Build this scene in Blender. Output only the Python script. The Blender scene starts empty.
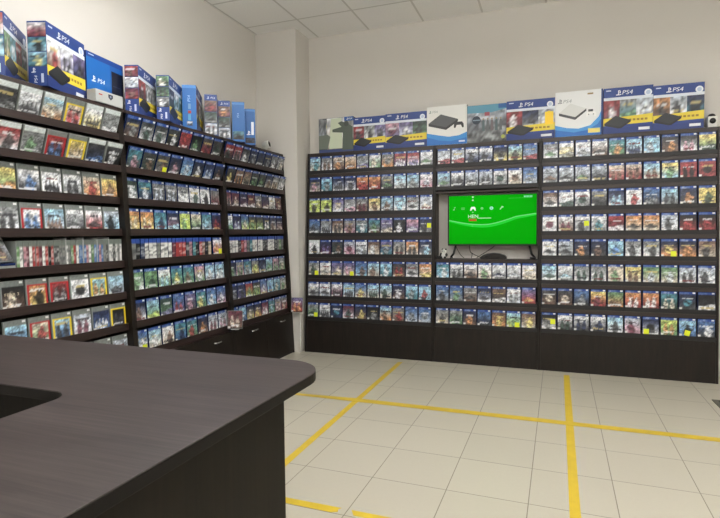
import bpy, bmesh, math, random
from mathutils import Matrix, Vector

# ------------------------------------------------------------------ helpers
SC = bpy.context.scene
COL = SC.collection
R_ = math.radians


def lin(c):
    return c / 12.92 if c <= 0.04045 else ((c + 0.055) / 1.055) ** 2.4


def rgb(r, g, b):
    """sRGB 0-255 -> linear"""
    return (lin(max(0, min(255, r)) / 255), lin(max(0, min(255, g)) / 255), lin(max(0, min(255, b)) / 255))


class MB:
    """collects geometry for ONE mesh object"""

    def __init__(self):
        self.v = []
        self.f = []
        self.c = None

    def add(self, vs, fs):
        o = len(self.v)
        self.v += [tuple(p) for p in vs]
        self.f += [tuple(i + o for i in f) for f in fs]
        return self

    def box(self, x0, y0, z0, x1, y1, z1):
        vs = [(x0, y0, z0), (x1, y0, z0), (x1, y1, z0), (x0, y1, z0), (x0, y0, z1), (x1, y0, z1), (x1, y1, z1), (x0, y1, z1)]
        return self.add(vs, [(0, 3, 2, 1), (4, 5, 6, 7), (0, 1, 5, 4), (1, 2, 6, 5), (2, 3, 7, 6), (3, 0, 4, 7)])

    def prism(self, pts, axis, a0, a1):
        """polygon pts (2D) extruded along axis 0 or 1 or 2"""
        n = len(pts)

        def P(p, a):
            if axis == 0:
                return (a, p[0], p[1])
            if axis == 1:
                return (p[0], a, p[1])
            return (p[0], p[1], a)
        vs = [P(p, a0) for p in pts] + [P(p, a1) for p in pts]
        fs = [tuple(range(n))[::-1], tuple(range(n, 2 * n))]
        for i in range(n):
            j = (i + 1) % n
            fs.append((i, j, n + j, n + i))
        return self.add(vs, fs)

    def tube(self, pts, r, seg=8):
        pts = [Vector(p) for p in pts]
        rings = []
        for i, p in enumerate(pts):
            d = (pts[min(i + 1, len(pts) - 1)] - pts[max(i - 1, 0)]).normalized()
            a = d.orthogonal().normalized()
            if rings:
                a = (prev - d * prev.dot(d)).normalized()
            prev = a
            b = d.cross(a)
            rings.append([p + (a * math.cos(t) + b * math.sin(t)) * r for t in [2 * math.pi * k / seg for k in range(seg)]])
        vs = [q for ring in rings for q in ring]
        fs = []
        for i in range(len(rings) - 1):
            for k in range(seg):
                m = (k + 1) % seg
                fs.append((i * seg + k, i * seg + m, (i + 1) * seg + m, (i + 1) * seg + k))
        fs.append(tuple(range(seg))[::-1])
        fs.append(tuple((len(rings) - 1) * seg + k for k in range(seg)))
        return self.add(vs, fs)

    def lathe(self, prof, seg=20, c=(0, 0, 0), sx=1, sy=1, mat=None):
        vs = []
        fs = []
        n = len(prof)
        for r, z in prof:
            for k in range(seg):
                t = 2 * math.pi * k / seg
                p = Vector((r * math.cos(t) * sx, r * math.sin(t) * sy, z))
                if mat:
                    p = mat @ p
                vs.append(p + Vector(c))
        for i in range(n - 1):
            for k in range(seg):
                m = (k + 1) % seg
                fs.append((i * seg + k, i * seg + m, (i + 1) * seg + m, (i + 1) * seg + k))
        fs.append(tuple(range(seg))[::-1])
        fs.append(tuple((n - 1) * seg + k for k in range(seg)))
        return self.add(vs, fs)

    def ball(self, c, r, sx=1, sy=1, sz=1, seg=16, n=9):
        prof = []
        for i in range(n):
            t = -math.pi / 2 + math.pi * (i + 0.02) / (n - 1 + 0.04)
            prof.append((r * math.cos(t), r * sz * math.sin(t)))
        return self.lathe(prof, seg, c, sx, sy)

    def mesh(self, name, bevel=0, smooth=False, seg=2):
        me = bpy.data.meshes.new(name)
        me.from_pydata(self.v, [], self.f)
        me.update()
        bm = bmesh.new()
        bm.from_mesh(me)
        bmesh.ops.recalc_face_normals(bm, faces=bm.faces)
        if bevel:
            es = [e for e in bm.edges if len(e.link_faces) == 2 and e.calc_face_angle(0) > 0.6]
            bmesh.ops.bevel(bm, geom=es, offset=bevel, segments=seg, profile=0.5, affect='EDGES', clamp_overlap=True)
        if smooth:
            for f in bm.faces:
                f.smooth = True
        bm.to_mesh(me)
        bm.free()
        return me


def link(name, me, mat=None, parent=None):
    o = bpy.data.objects.new(name, me)
    COL.objects.link(o)
    if mat is not None and me is not None and len(me.materials) == 0:
        me.materials.append(mat)
    if parent:
        o.parent = parent
    return o


def build(name, mb, mat, parent=None, bevel=0, smooth=False, seg=2):
    return link(name, mb.mesh(name, bevel, smooth, seg), mat, parent)


def tag(o, label=None, cat=None, group=None, kind=None):
    if label:
        o['label'] = label
    if cat:
        o['category'] = cat
    if group:
        o['group'] = group
    if kind:
        o['kind'] = kind
    return o


def empty(name, loc=(0, 0, 0), rot=(0, 0, 0)):
    o = bpy.data.objects.new(name, None)
    o.empty_display_size = 0.05
    o.location = loc
    o.rotation_euler = rot
    COL.objects.link(o)
    return o


# ------------------------------------------------------------------ materials
def new_mat(name):
    m = bpy.data.materials.new(name)
    m.use_nodes = True
    nt = m.node_tree
    b = nt.nodes['Principled BSDF']
    return m, nt, b


def plain(name, col, rough=0.5, metal=0.0, noise=0.06, scale=30.0, spec=0.5):
    m, nt, b = new_mat(name)
    tc = nt.nodes.new('ShaderNodeTexCoord')
    n = nt.nodes.new('ShaderNodeTexNoise')
    n.inputs['Scale'].default_value = scale
    n.inputs['Detail'].default_value = 3
    nt.links.new(tc.outputs['Object'], n.inputs['Vector'])
    r = nt.nodes.new('ShaderNodeMapRange')
    r.inputs['To Min'].default_value = 1 - noise
    r.inputs['To Max'].default_value = 1 + noise
    nt.links.new(n.outputs['Fac'], r.inputs['Value'])
    mx = nt.nodes.new('ShaderNodeVectorMath')
    mx.operation = 'SCALE'
    mx.inputs[0].default_value = col
    nt.links.new(r.outputs['Result'], mx.inputs['Scale'])
    nt.links.new(mx.outputs['Vector'], b.inputs['Base Color'])
    b.inputs['Roughness'].default_value = rough
    b.inputs['Metallic'].default_value = metal
    b.inputs['Specular IOR Level'].default_value = spec
    return m


def wood(name, dark, light, axis, rough=0.4, scale=1.0, spec=0.5):
    """wenge-like laminate, streaks running along axis (0,1,2)"""
    m, nt, b = new_mat(name)
    tc = nt.nodes.new('ShaderNodeTexCoord')
    mp = nt.nodes.new('ShaderNodeMapping')
    s = [55.0 * scale] * 3
    s[axis] = 1.6 * scale
    mp.inputs['Scale'].default_value = s
    nt.links.new(tc.outputs['Object'], mp.inputs['Vector'])
    n = nt.nodes.new('ShaderNodeTexNoise')
    n.inputs['Scale'].default_value = 1.0
    n.inputs['Detail'].default_value = 5
    n.inputs['Roughness'].default_value = 0.65
    nt.links.new(mp.outputs['Vector'], n.inputs['Vector'])
    mp2 = nt.nodes.new('ShaderNodeMapping')
    s2 = [9.0 * scale] * 3
    s2[axis] = 0.8 * scale
    mp2.inputs['Scale'].default_value = s2
    nt.links.new(tc.outputs['Object'], mp2.inputs['Vector'])
    n2 = nt.nodes.new('ShaderNodeTexNoise')
    n2.inputs['Scale'].default_value = 1.0
    n2.inputs['Detail'].default_value = 2
    nt.links.new(mp2.outputs['Vector'], n2.inputs['Vector'])
    ad = nt.nodes.new('ShaderNodeMath')
    ad.operation = 'MULTIPLY_ADD'
    nt.links.new(n2.outputs['Fac'], ad.inputs[0])
    ad.inputs[1].default_value = 0.35
    nt.links.new(n.outputs['Fac'], ad.inputs[2])
    cr = nt.nodes.new('ShaderNodeValToRGB')
    cr.color_ramp.elements[0].position = 0.45
    cr.color_ramp.elements[0].color = (*dark, 1)
    cr.color_ramp.elements[1].position = 0.9
    cr.color_ramp.elements[1].color = (*light, 1)
    nt.links.new(ad.outputs['Value'], cr.inputs['Fac'])
    nt.links.new(cr.outputs['Color'], b.inputs['Base Color'])
    b.inputs['Roughness'].default_value = rough
    b.inputs['Specular IOR Level'].default_value = spec
    bp = nt.nodes.new('ShaderNodeBump')
    bp.inputs['Strength'].default_value = 0.08
    bp.inputs['Distance'].default_value = 0.002
    nt.links.new(n.outputs['Fac'], bp.inputs['Height'])
    nt.links.new(bp.outputs['Normal'], b.inputs['Normal'])
    return m


def print_mat(name, rough, emit=False):
    m, nt, b = new_mat(name)
    at = nt.nodes.new('ShaderNodeAttribute')
    at.attribute_name = 'Col'
    if emit:
        b.inputs['Base Color'].default_value = (0.003, 0.003, 0.003, 1)
        b.inputs['Specular IOR Level'].default_value = 0.03
        nt.links.new(at.outputs['Color'], b.inputs['Emission Color'])
        b.inputs['Emission Strength'].default_value = 1.0
    else:
        nt.links.new(at.outputs['Color'], b.inputs['Base Color'])
    b.inputs['Roughness'].default_value = rough
    return m


WENGE_V = wood('wenge_vertical', rgb(15, 11, 8), rgb(33, 25, 19), 2, 0.45, 1.0, 0.35)
WENGE_X = wood('wenge_along_x', rgb(32, 24, 22), rgb(56, 44, 39), 0, 0.42)
WENGE_Y = wood('wenge_along_y', rgb(30, 20, 18), rgb(54, 38, 35), 1, 0.42)
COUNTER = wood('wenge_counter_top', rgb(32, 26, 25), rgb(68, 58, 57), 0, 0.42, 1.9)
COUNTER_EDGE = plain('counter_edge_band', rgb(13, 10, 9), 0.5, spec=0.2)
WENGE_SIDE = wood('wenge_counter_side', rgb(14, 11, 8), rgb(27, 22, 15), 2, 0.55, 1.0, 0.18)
DARK = plain('dark_back_board', rgb(30, 24, 22), 0.6)
PLAIN_BLACK = plain('plain_black', rgb(19, 17, 17), 0.5)
BLUE_CASE = plain('translucent_blue_case', rgb(22, 36, 76), 0.22)
CLEAR_CASE = plain('clear_grey_case', rgb(140, 145, 142), 0.2)
WHITE_PLASTIC = plain('white_plastic', rgb(222, 222, 216), 0.4)
BLACK_PLASTIC = plain('black_plastic', rgb(14, 14, 15), 0.3)
LENS = plain('black_glass', rgb(8, 8, 10), 0.08)
STICKER = plain('yellow_sticker', rgb(226, 236, 40), 0.5, noise=0.04)
TAGPAPER = plain('white_tag_paper', rgb(226, 228, 228), 0.5, noise=0.03)
CHROME = plain('chrome_handle', rgb(205, 205, 205), 0.2, 1.0)
STEEL_ACRYL = plain('clear_white_bracket', rgb(190, 190, 190), 0.25)
TAPE = plain('yellow_tape', rgb(212, 182, 54), 0.4, noise=0.12, scale=14)
MATRUB = plain('mat_pile', rgb(58, 62, 56), 0.9, noise=0.25, scale=220)
MATEDGE = plain('mat_rubber_edge', rgb(96, 94, 84), 0.7)
CARTON = plain('carton_blue', rgb(24, 48, 112), 0.5)
CARTON_W = plain('carton_white', rgb(214, 216, 214), 0.5)
CARTON_K = plain('carton_dark', rgb(28, 30, 40), 0.5)
CARTON_G = plain('carton_grey', rgb(172, 174, 172), 0.45)
PRINT = print_mat('printed_sleeve', 0.34)
PRINT_BOX = print_mat('printed_carton', 0.42)
SCREEN = print_mat('lit_screen', 0.25, True)


def wall_mat(name, col):
    m, nt, b = new_mat(name)
    tc = nt.nodes.new('ShaderNodeTexCoord')
    n = nt.nodes.new('ShaderNodeTexNoise')
    n.inputs['Scale'].default_value = 1.3
    n.inputs['Detail'].default_value = 4
    nt.links.new(tc.outputs['Object'], n.inputs['Vector'])
    r = nt.nodes.new('ShaderNodeMapRange')
    r.inputs['To Min'].default_value = 0.97
    r.inputs['To Max'].default_value = 1.03
    nt.links.new(n.outputs['Fac'], r.inputs['Value'])
    mx = nt.nodes.new('ShaderNodeVectorMath')
    mx.operation = 'SCALE'
    mx.inputs[0].default_value = col
    nt.links.new(r.outputs['Result'], mx.inputs['Scale'])
    nt.links.new(mx.outputs['Vector'], b.inputs['Base Color'])
    b.inputs['Roughness'].default_value = 0.75
    n3 = nt.nodes.new('ShaderNodeTexNoise')
    n3.inputs['Scale'].default_value = 90
    nt.links.new(tc.outputs['Object'], n3.inputs['Vector'])
    bp = nt.nodes.new('ShaderNodeBump')
    bp.inputs['Strength'].default_value = 0.05
    bp.inputs['Distance'].default_value = 0.002
    nt.links.new(n3.outputs['Fac'], bp.inputs['Height'])
    nt.links.new(bp.outputs['Normal'], b.inputs['Normal'])
    return m


WALL = wall_mat('painted_wall', rgb(209, 205, 198))


def grid_mat(name, base, line, size, width, var, rough, speck=0.0):
    """square tiles in object XY with joints of given width"""
    m, nt, b = new_mat(name)
    N = nt.nodes.new
    tc = N('ShaderNodeTexCoord')
    dv = N('ShaderNodeVectorMath')
    dv.operation = 'SCALE'
    dv.inputs['Scale'].default_value = 1 / size
    nt.links.new(tc.outputs['Object'], dv.inputs[0])
    fr = N('ShaderNodeVectorMath')
    fr.operation = 'FRACTION'
    nt.links.new(dv.outputs['Vector'], fr.inputs[0])
    fl = N('ShaderNodeVectorMath')
    fl.operation = 'FLOOR'
    nt.links.new(dv.outputs['Vector'], fl.inputs[0])
    sp = N('ShaderNodeSeparateXYZ')
    nt.links.new(fr.outputs['Vector'], sp.inputs['Vector'])
    ds = []
    for ax in ('X', 'Y'):
        s = N('ShaderNodeMath')
        s.operation = 'SUBTRACT'
        nt.links.new(sp.outputs[ax], s.inputs[0])
        s.inputs[1].default_value = 0.5
        a = N('ShaderNodeMath')
        a.operation = 'ABSOLUTE'
        nt.links.new(s.outputs[0], a.inputs[0])
        ds.append(a)
    mxn = N('ShaderNodeMath')
    mxn.operation = 'MAXIMUM'
    nt.links.new(ds[0].outputs[0], mxn.inputs[0])
    nt.links.new(ds[1].outputs[0], mxn.inputs[1])
    gt = N('ShaderNodeMath')
    gt.operation = 'GREATER_THAN'
    nt.links.new(mxn.outputs[0], gt.inputs[0])
    gt.inputs[1].default_value = 0.5 - width / size / 2
    wn = N('ShaderNodeTexWhiteNoise')
    wn.noise_dimensions = '2D'
    nt.links.new(fl.outputs['Vector'], wn.inputs['Vector'])
    r = N('ShaderNodeMapRange')
    r.inputs['To Min'].default_value = 1 - var
    r.inputs['To Max'].default_value = 1 + var
    nt.links.new(wn.outputs['Value'], r.inputs['Value'])
    n = N('ShaderNodeTexNoise')
    n.inputs['Scale'].default_value = 60
    n.inputs['Detail'].default_value = 4
    nt.links.new(tc.outputs['Object'], n.inputs['Vector'])
    r2 = N('ShaderNodeMapRange')
    r2.inputs['To Min'].default_value = 1 - 0.03 - speck
    r2.inputs['To Max'].default_value = 1 + 0.03 + speck
    nt.links.new(n.outputs['Fac'], r2.inputs['Value'])
    mu = N('ShaderNodeMath')
    mu.operation = 'MULTIPLY'
    nt.links.new(r.outputs['Result'], mu.inputs[0])
    nt.links.new(r2.outputs['Result'], mu.inputs[1])
    sc = N('ShaderNodeVectorMath')
    sc.operation = 'SCALE'
    sc.inputs[0].default_value = base
    nt.links.new(mu.outputs[0], sc.inputs['Scale'])
    mix = N('ShaderNodeMix')
    mix.data_type = 'RGBA'
    nt.links.new(gt.outputs[0], mix.inputs['Factor'])
    nt.links.new(sc.outputs['Vector'], mix.inputs[6])
    mix.inputs[7].default_value = (*line, 1)
    nt.links.new(mix.outputs[2], b.inputs['Base Color'])
    b.inputs['Roughness'].default_value = rough
    bp = N('ShaderNodeBump')
    bp.invert = True
    bp.inputs['Strength'].default_value = 0.4
    bp.inputs['Distance'].default_value = 0.002
    nt.links.new(gt.outputs[0], bp.inputs['Height'])
    nt.links.new(bp.outputs['Normal'], b.inputs['Normal'])
    return m


ADDED_LAMP = 17.0
# ------------------------------------------------------------------ room shell
H_CAM = 1.30
ZC = 3.455                       # ceiling
XL, XR, YB, YF = -3.037, 3.6, 5.33, -3.2
FT = 0.394                       # floor tile
GX, GY, GTH = -1.2646, 2.9434, R_(-0.799)

o = build('floor', MB().box(-6, -8, -0.06, 7, 5, 0), grid_mat('floor_tiles', rgb(188, 182, 166), rgb(124, 116, 100), FT, 0.0045, 0.018, 0.34))
o.location = (GX, GY, 0)
o.rotation_euler = (0, 0, GTH)
tag(o, kind='structure')
o = build('wall_back', MB().box(XL - 0.12, YB, 0, XR + 0.12, YB + 0.12, ZC + 0.1), WALL)
tag(o, kind='structure')
o = build('wall_left', MB().box(XL - 0.12, YF - 0.12, 0, XL, YB, ZC + 0.1), WALL)
tag(o, kind='structure')
o = build('wall_right', MB().box(XR, YF - 0.12, 0, XR + 0.12, YB, ZC + 0.1), WALL)
tag(o, kind='structure')
o = build('wall_front', MB().box(XL, YF - 0.12, 0, XR, YF, ZC + 0.1), WALL)
tag(o, kind='structure')
o = build('wall_pilaster', MB().box(XL - 0.01, 5.012, 0, -2.549, YB + 0.01, ZC + 0.05), WALL)
tag(o, kind='structure')
o = build('ceiling', MB().box(-2, -9, 0, 7, 2, 0.08), grid_mat('ceiling_tiles', rgb(246, 245, 243), rgb(214, 212, 208), 0.592, 0.020, 0.012, 0.85, 0.02))
o.location = (-2.43, 4.815, ZC)
tag(o, kind='structure')

# unseen lamps, added: square boxes hung low, glowing all round to brighten the ceiling
lm, lnt, lb = new_mat('added_lamp_glow')
lb.inputs['Base Color'].default_value = (0.9, 0.9, 0.88, 1)
lb.inputs['Emission Color'].default_value = (1.0, 0.995, 0.985, 1)
lb.inputs['Emission Strength'].default_value = ADDED_LAMP
lamp = None
for x in (-1.9, 0.3, 2.45):
    for y in (2.65, 0.45, -1.85):
        e = empty('added_ceiling_lamp', (x, y, ZC))
        if lamp is None:
            h = 0.30
            fm = MB()
            for a in ((-h, -h, h, -h + 0.02), (-h, h - 0.02, h, h), (-h, -h + 0.0201, -h + 0.02, h - 0.0201), (h - 0.02, -h + 0.0201, h, h - 0.0201)):
                fm.box(a[0], a[1], -0.372, a[2], a[3], -0.360)
            f1 = build('added_lamp_frame', fm, WHITE_PLASTIC, e)
            f2 = build('added_glow_box', MB().box(-h + 0.022, -h + 0.022, -0.41, h - 0.022, h - 0.022, -0.33), lm, e, 0.01)
            lamp = [f1, f2]
            for sx, sy in ((-1, -1), (-1, 1), (1, -1), (1, 1)):
                lamp.append(build('added_lamp_rod', MB().tube([(sx * 0.285, sy * 0.285, -0.361), (sx * 0.285, sy * 0.285, -0.001)], 0.003, 6), CHROME, e))
        else:
            for f in lamp:
                c = f.copy()
                COL.objects.link(c)
                c.parent = e
        tag(e, 'unseen square lamp added to light the ceiling, hung on four rods below it', 'ceiling lamp', 'unseen lamps added to light the ceiling')

# ------------------------------------------------------------------ floor tape and mat
def strip(pts, label, z=0.0003):
    o = build('floor_tape', MB().prism(pts, 2, z, z + 0.0009), TAPE)
    tag(o, label, 'floor tape', 'yellow tape lines on the floor')


strip([(-1.421, 0.6), (-1.374, 0.6), (-1.376, 4.955), (-1.422, 4.945)], 'yellow tape line on the floor running past the counter to the rack beside the television')
strip([(0.072, 0.6), (0.120, 0.6), (0.170, 4.965), (0.122, 4.955)], 'yellow tape line on open floor running straight to the rack under the white console box')
strip([(-2.02, 3.70), (-2.0, 3.665), (3.2, 3.675), (3.2, 3.74), (-1.4, 3.742)], 'yellow tape line crossing the whole floor sideways in front of the racks', 0.0014)
strip([(-1.5, 2.163), (-0.945, 2.153), (-0.918, 2.166), (-0.925, 2.19), (-0.914, 2.204), (-1.5, 2.207)], 'short yellow tape piece with torn end next to the counter panel')
strip([(-0.864, 2.203), (-0.838, 2.162), (0.02, 2.150), (0.03, 2.194)], 'yellow tape piece continuing the torn one away from the counter')
e = empty('door_mat', (1.168, 4.30, 0), (0, 0, R_(1)))
tag(e, 'dark grey mat lying on the pale tiles by the edge of the rack', 'mat')
build('mat_pad', MB().box(0.035, -0.5, 0.0, 0.9, 0.235, 0.010), MATRUB, e, 0.003)
eb = MB()
eb.prism([(0, -0.535), (0.935, -0.535), (0.935, -0.501), (0.034, -0.501), (0.034, 0.236), (0, 0.236)], 2, 0, 0.007)
eb.prism([(0, 0.237), (0.901, 0.237), (0.901, -0.500), (0.935, -0.500), (0.935, 0.27), (0, 0.27)], 2, 0, 0.007)
build('mat_border', eb, MATEDGE, e)

# ------------------------------------------------------------------ counter
def fillet(pts):
    """pts: (x, y, r) closed polygon, returns rounded polygon"""
    out = []
    n = len(pts)
    for i, (x, y, r) in enumerate(pts):
        p = Vector((x, y))
        if r <= 0:
            out.append((x, y))
            continue
        a = (Vector(pts[i - 1][:2]) - p).normalized()
        b = (Vector(pts[(i + 1) % n][:2]) - p).normalized()
        ang = a.angle(b)
        t = r / math.tan(ang / 2)
        c = p + (a + b).normalized() * (r / math.sin(ang / 2))
        s0 = p + a * t - c
        s1 = p + b * t - c
        a0 = math.atan2(s0.y, s0.x)
        a1 = math.atan2(s1.y, s1.x)
        d = (a1 - a0 + math.pi) % (2 * math.pi) - math.pi
        for k in range(11):
            q = a0 + d * k / 10
            out.append((c.x + r * math.cos(q), c.y + r * math.sin(q)))
    return out


ZT = 0.87
cx1, cx0, cy1, cy0 = -0.703, -1.185, 1.553, 1.032
ctr = empty('sales_counter', (cx1, cy1, 0))
tag(ctr, 'dark brown wood counter with rounded corner, filling the near part of the view', 'counter')
OFF = Vector((-cx1, -cy1, 0))


def cpart(name, mb, mat, bevel=0, seg=2):
    mb.v = [tuple(Vector(p) + OFF) for p in mb.v]
    return build(name, mb, mat, ctr, bevel, False, seg)


poly = fillet([(cx1 - 0.012, -0.7, 0), (cx1 + 0.028, cy1, 0.15), (-2.45, cy1, 0.02), (-2.45, cy0, 0.02), (cx0 - 0.03, cy0, 0.062), (cx0, -0.7, 0)])
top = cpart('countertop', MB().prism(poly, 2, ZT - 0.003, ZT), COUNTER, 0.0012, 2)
cpart('edge_band', MB().prism(poly, 2, ZT - 0.031, ZT - 0.0031), COUNTER_EDGE, 0.002, 2)
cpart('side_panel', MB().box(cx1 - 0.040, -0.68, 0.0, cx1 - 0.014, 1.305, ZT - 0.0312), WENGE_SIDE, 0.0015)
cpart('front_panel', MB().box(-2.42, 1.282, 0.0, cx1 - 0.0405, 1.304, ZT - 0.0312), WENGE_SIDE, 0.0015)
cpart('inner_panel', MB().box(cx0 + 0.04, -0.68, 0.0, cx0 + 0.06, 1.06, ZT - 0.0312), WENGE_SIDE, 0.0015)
cpart('under_shelf', MB().box(-2.42, 1.06, 0.40, cx1 - 0.041, 1.281, 0.42), DARK, 0.001)

# ------------------------------------------------------------------ printed art
PAL = {
    'k': (24, 24, 28), 'd': (62, 62, 64), 'g': (128, 130, 126), 's': (168, 178, 188), 'w': (222, 222, 218),
    'b': (58, 110, 186), 'n': (34, 46, 92), 'c': (128, 192, 220), 't': (46, 132, 148), 'e': (92, 150, 80),
    'l': (186, 212, 44), 'y': (226, 192, 58), 'o': (222, 126, 44), 'r': (190, 42, 40), 'm': (120, 40, 60),
    'p': (204, 130, 146), 'v': (112, 96, 160), 'u': (124, 84, 60), 'a': (204, 182, 144), 'x': (42, 72, 58),
}
WORD = {
    'k': 'black', 'd': 'dark grey', 'g': 'grey', 's': 'silver', 'w': 'white', 'b': 'blue', 'n': 'navy', 'c': 'pale blue',
    't': 'teal', 'e': 'green', 'l': 'lime', 'y': 'yellow', 'o': 'orange', 'r': 'red', 'm': 'maroon', 'p': 'pink',
    'v': 'violet', 'u': 'brown', 'a': 'tan', 'x': 'dark green',
}


def mixc(a, b, t):
    return tuple(a[i] + (b[i] - a[i]) * t for i in range(3))


def art_fn(spec, rnd, kind=None, detail=1.0):
    """returns f(u, v) -> sRGB colour of a made-up cover picture"""
    t, b, f = (PAL[c] for c in spec[:3])
    kind = kind or rnd.choice('fffftttgvcl')
    ang = rnd.uniform(-0.5, 0.5)
    blobs = []
    if kind == 'f':
        x = rnd.uniform(0.38, 0.62)
        blobs += [(x, 0.30, 0.22, 0.34), (x + rnd.uniform(-.03, .03), 0.66, 0.10, 0.11), (x + rnd.choice((-1, 1)) * 0.22, 0.42, 0.12, 0.07)]
    elif kind == 't':
        for x in (0.3, 0.68):
            y = rnd.uniform(-0.06, 0.06)
            blobs += [(x, 0.28 + y, 0.15, 0.30), (x, 0.62 + y, 0.075, 0.085)]
    elif kind == 'g':
        for x in (0.2, 0.4, 0.6, 0.8):
            y = rnd.uniform(-0.05, 0.05)
            blobs += [(x, 0.24 + y, 0.085, 0.24), (x, 0.52 + y, 0.055, 0.06)]
    elif kind == 'v':
        blobs += [(0.5, 0.27, 0.42, 0.10), (0.47, 0.37, 0.2, 0.08)]
    elif kind == 'c':
        blobs += [(0.5, 0.45, 0.27, 0.24)]
    else:
        blobs += [(0.25, 0.12, 0.5, 0.16), (0.8, 0.2, 0.4, 0.2)]
    tv = rnd.choice((0.70, 0.72, 0.16, 0.2, 0.66))
    lum = sum(mixc(b, t, tv)) / 3
    tcol = (236, 234, 226) if lum < 150 else rnd.choice(((40, 40, 52), (150, 36, 36), (60, 60, 70)))
    tcol = rnd.choice((tcol, tcol, tcol, tcol, (226, 190, 70)))
    tw = rnd.uniform(0.26, 0.4)
    ph = [rnd.uniform(0, 6.3) for _ in range(6)]

    def fn(u, v):
        c = mixc(b, t, max(0, min(1, v * 1.25 - 0.12)))
        s = 0.11 * math.sin(9 * u + 5 * v + ph[0]) + 0.11 * math.sin(14 * v - 7 * u + ph[1]) + rnd.uniform(-0.30, 0.30) * detail
        c = tuple(x * (1 + s) for x in c)
        m = 0
        for bx, by, rx, ry in blobs:
            dx = (u - bx) + ang * (v - by) * 0.3
            d = (dx / rx) ** 2 + ((v - by) / ry) ** 2
            m = max(m, max(0, min(1, 1.7 - 1.3 * d)))
        if m > 0:
            q = 1 + 0.32 * math.sin(17 * v + 8 * u + ph[2]) + rnd.uniform(-0.45, 0.45) * detail
            c = mixc(c, tuple(x * q for x in f), min(0.82, m))
        if abs(v - tv) < 0.05 and abs(u - 0.5) < tw and rnd.random() < 0.78:
            c = mixc(c, tcol, 0.85)
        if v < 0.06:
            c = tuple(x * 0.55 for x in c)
        g_ = (c[0] * .3 + c[1] * .55 + c[2] * .15)
        return mixc(c, (g_ * 0.97, g_, g_ * 1.07), 0.46)
    return fn


def col_mesh(name, vs, fs, cs):
    me = bpy.data.meshes.new(name)
    me.from_pydata(vs, [], fs)
    me.update()
    at = me.attributes.new('Col', 'FLOAT_COLOR', 'POINT')
    flat = []
    for c in cs:
        r, g, b = rgb(*c)
        flat += [r, g, b, 1.0]
    at.data.foreach_set('color', flat)
    return me


def cover_mesh(spec, style, seed, w, h, nx=15, ny=19, kind=None):
    """a game sleeve in local XZ facing -Y. style: blue / clear / plainwhite, or border y / r"""
    rnd = random.Random(seed)
    fn = art_fn(spec, rnd, kind)
    hv = 0.865 if style == 'blue' else 0.84
    border = {'clear_y': (232, 206, 40), 'clear_r': (176, 36, 44)}.get(style)
    hc = {'blue': (40, 72, 148)}.get(style, (120, 126, 124))
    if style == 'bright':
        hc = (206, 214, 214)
    if style == 'plain':
        hv = 2
    vs, cs, fs = [], [], []
    logo = rnd.random() < 0.8
    for j in range(ny + 1):
        # put rows right at the header edge so that it stays crisp
        v = j / ny
        for i in range(nx + 1):
            u = i / nx
            if v > hv:
                q_ = 1 + rnd.uniform(-0.08, 0.08)
                c = tuple(x * q_ for x in hc)
                if style == 'blue' and logo and 0.08 < u < 0.5 and v < 0.97:
                    c = mixc(c, (225, 230, 240), rnd.uniform(0.1, 0.65))
                elif style == 'blue' and v < 0.97 and u < 0.6:
                    c = mixc(c, (225, 230, 240), rnd.uniform(0.0, 0.3))
            else:
                c = fn(u, v / min(hv, 1))
                if border and (u < 0.07 or u > 0.93 or v < 0.05 or v > hv - 0.09):
                    c = border
                elif u < 0.14 and 0.03 < v < 0.12:
                    c = (220, 220, 216)
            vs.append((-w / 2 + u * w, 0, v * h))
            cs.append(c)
    for j in range(ny):
        for i in range(nx):
            a = j * (nx + 1) + i
            fs.append((a, a + 1, a + nx + 2, a + nx + 1))
    return col_mesh('cover', vs, fs, cs)


# shared case meshes (origin: bottom middle of the front face)
CW, CH, CD = 0.1295, 0.158, 0.0135
mb = MB().box(-CW / 2, 0, 0, CW / 2, CD, CH)
ME_BLUE = mb.mesh('case_shell', 0.0022)
ME_BLUE.materials.append(BLUE_CASE)
ME_CLEAR = mb.mesh('case_shell', 0.0022)
ME_CLEAR.materials.append(CLEAR_CASE)
ME_TAG = MB().box(-0.0095, -0.0006, 0, 0.0095, 0, 0.012).mesh('price_tag')
ME_TAG.materials.append(TAGPAPER)
ME_STICK = MB().box(-0.021, -0.0006, 0, 0.021, 0, 0.046).mesh('price_sticker')
ME_STICK.materials.append(STICKER)

ORD = ['first', 'second', 'third', 'fourth', 'fifth', 'sixth', 'seventh', 'eighth', 'ninth', 'tenth', 'eleventh', 'twelfth']
ROWN = ['top', 'second', 'third', 'fourth', 'fifth', 'sixth', 'seventh', 'bottom']


def cwords(spec):
    seen = []
    for c in spec[:3]:
        if WORD[c] not in seen:
            seen.append(WORD[c])
    return seen


proto = {}


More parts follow.
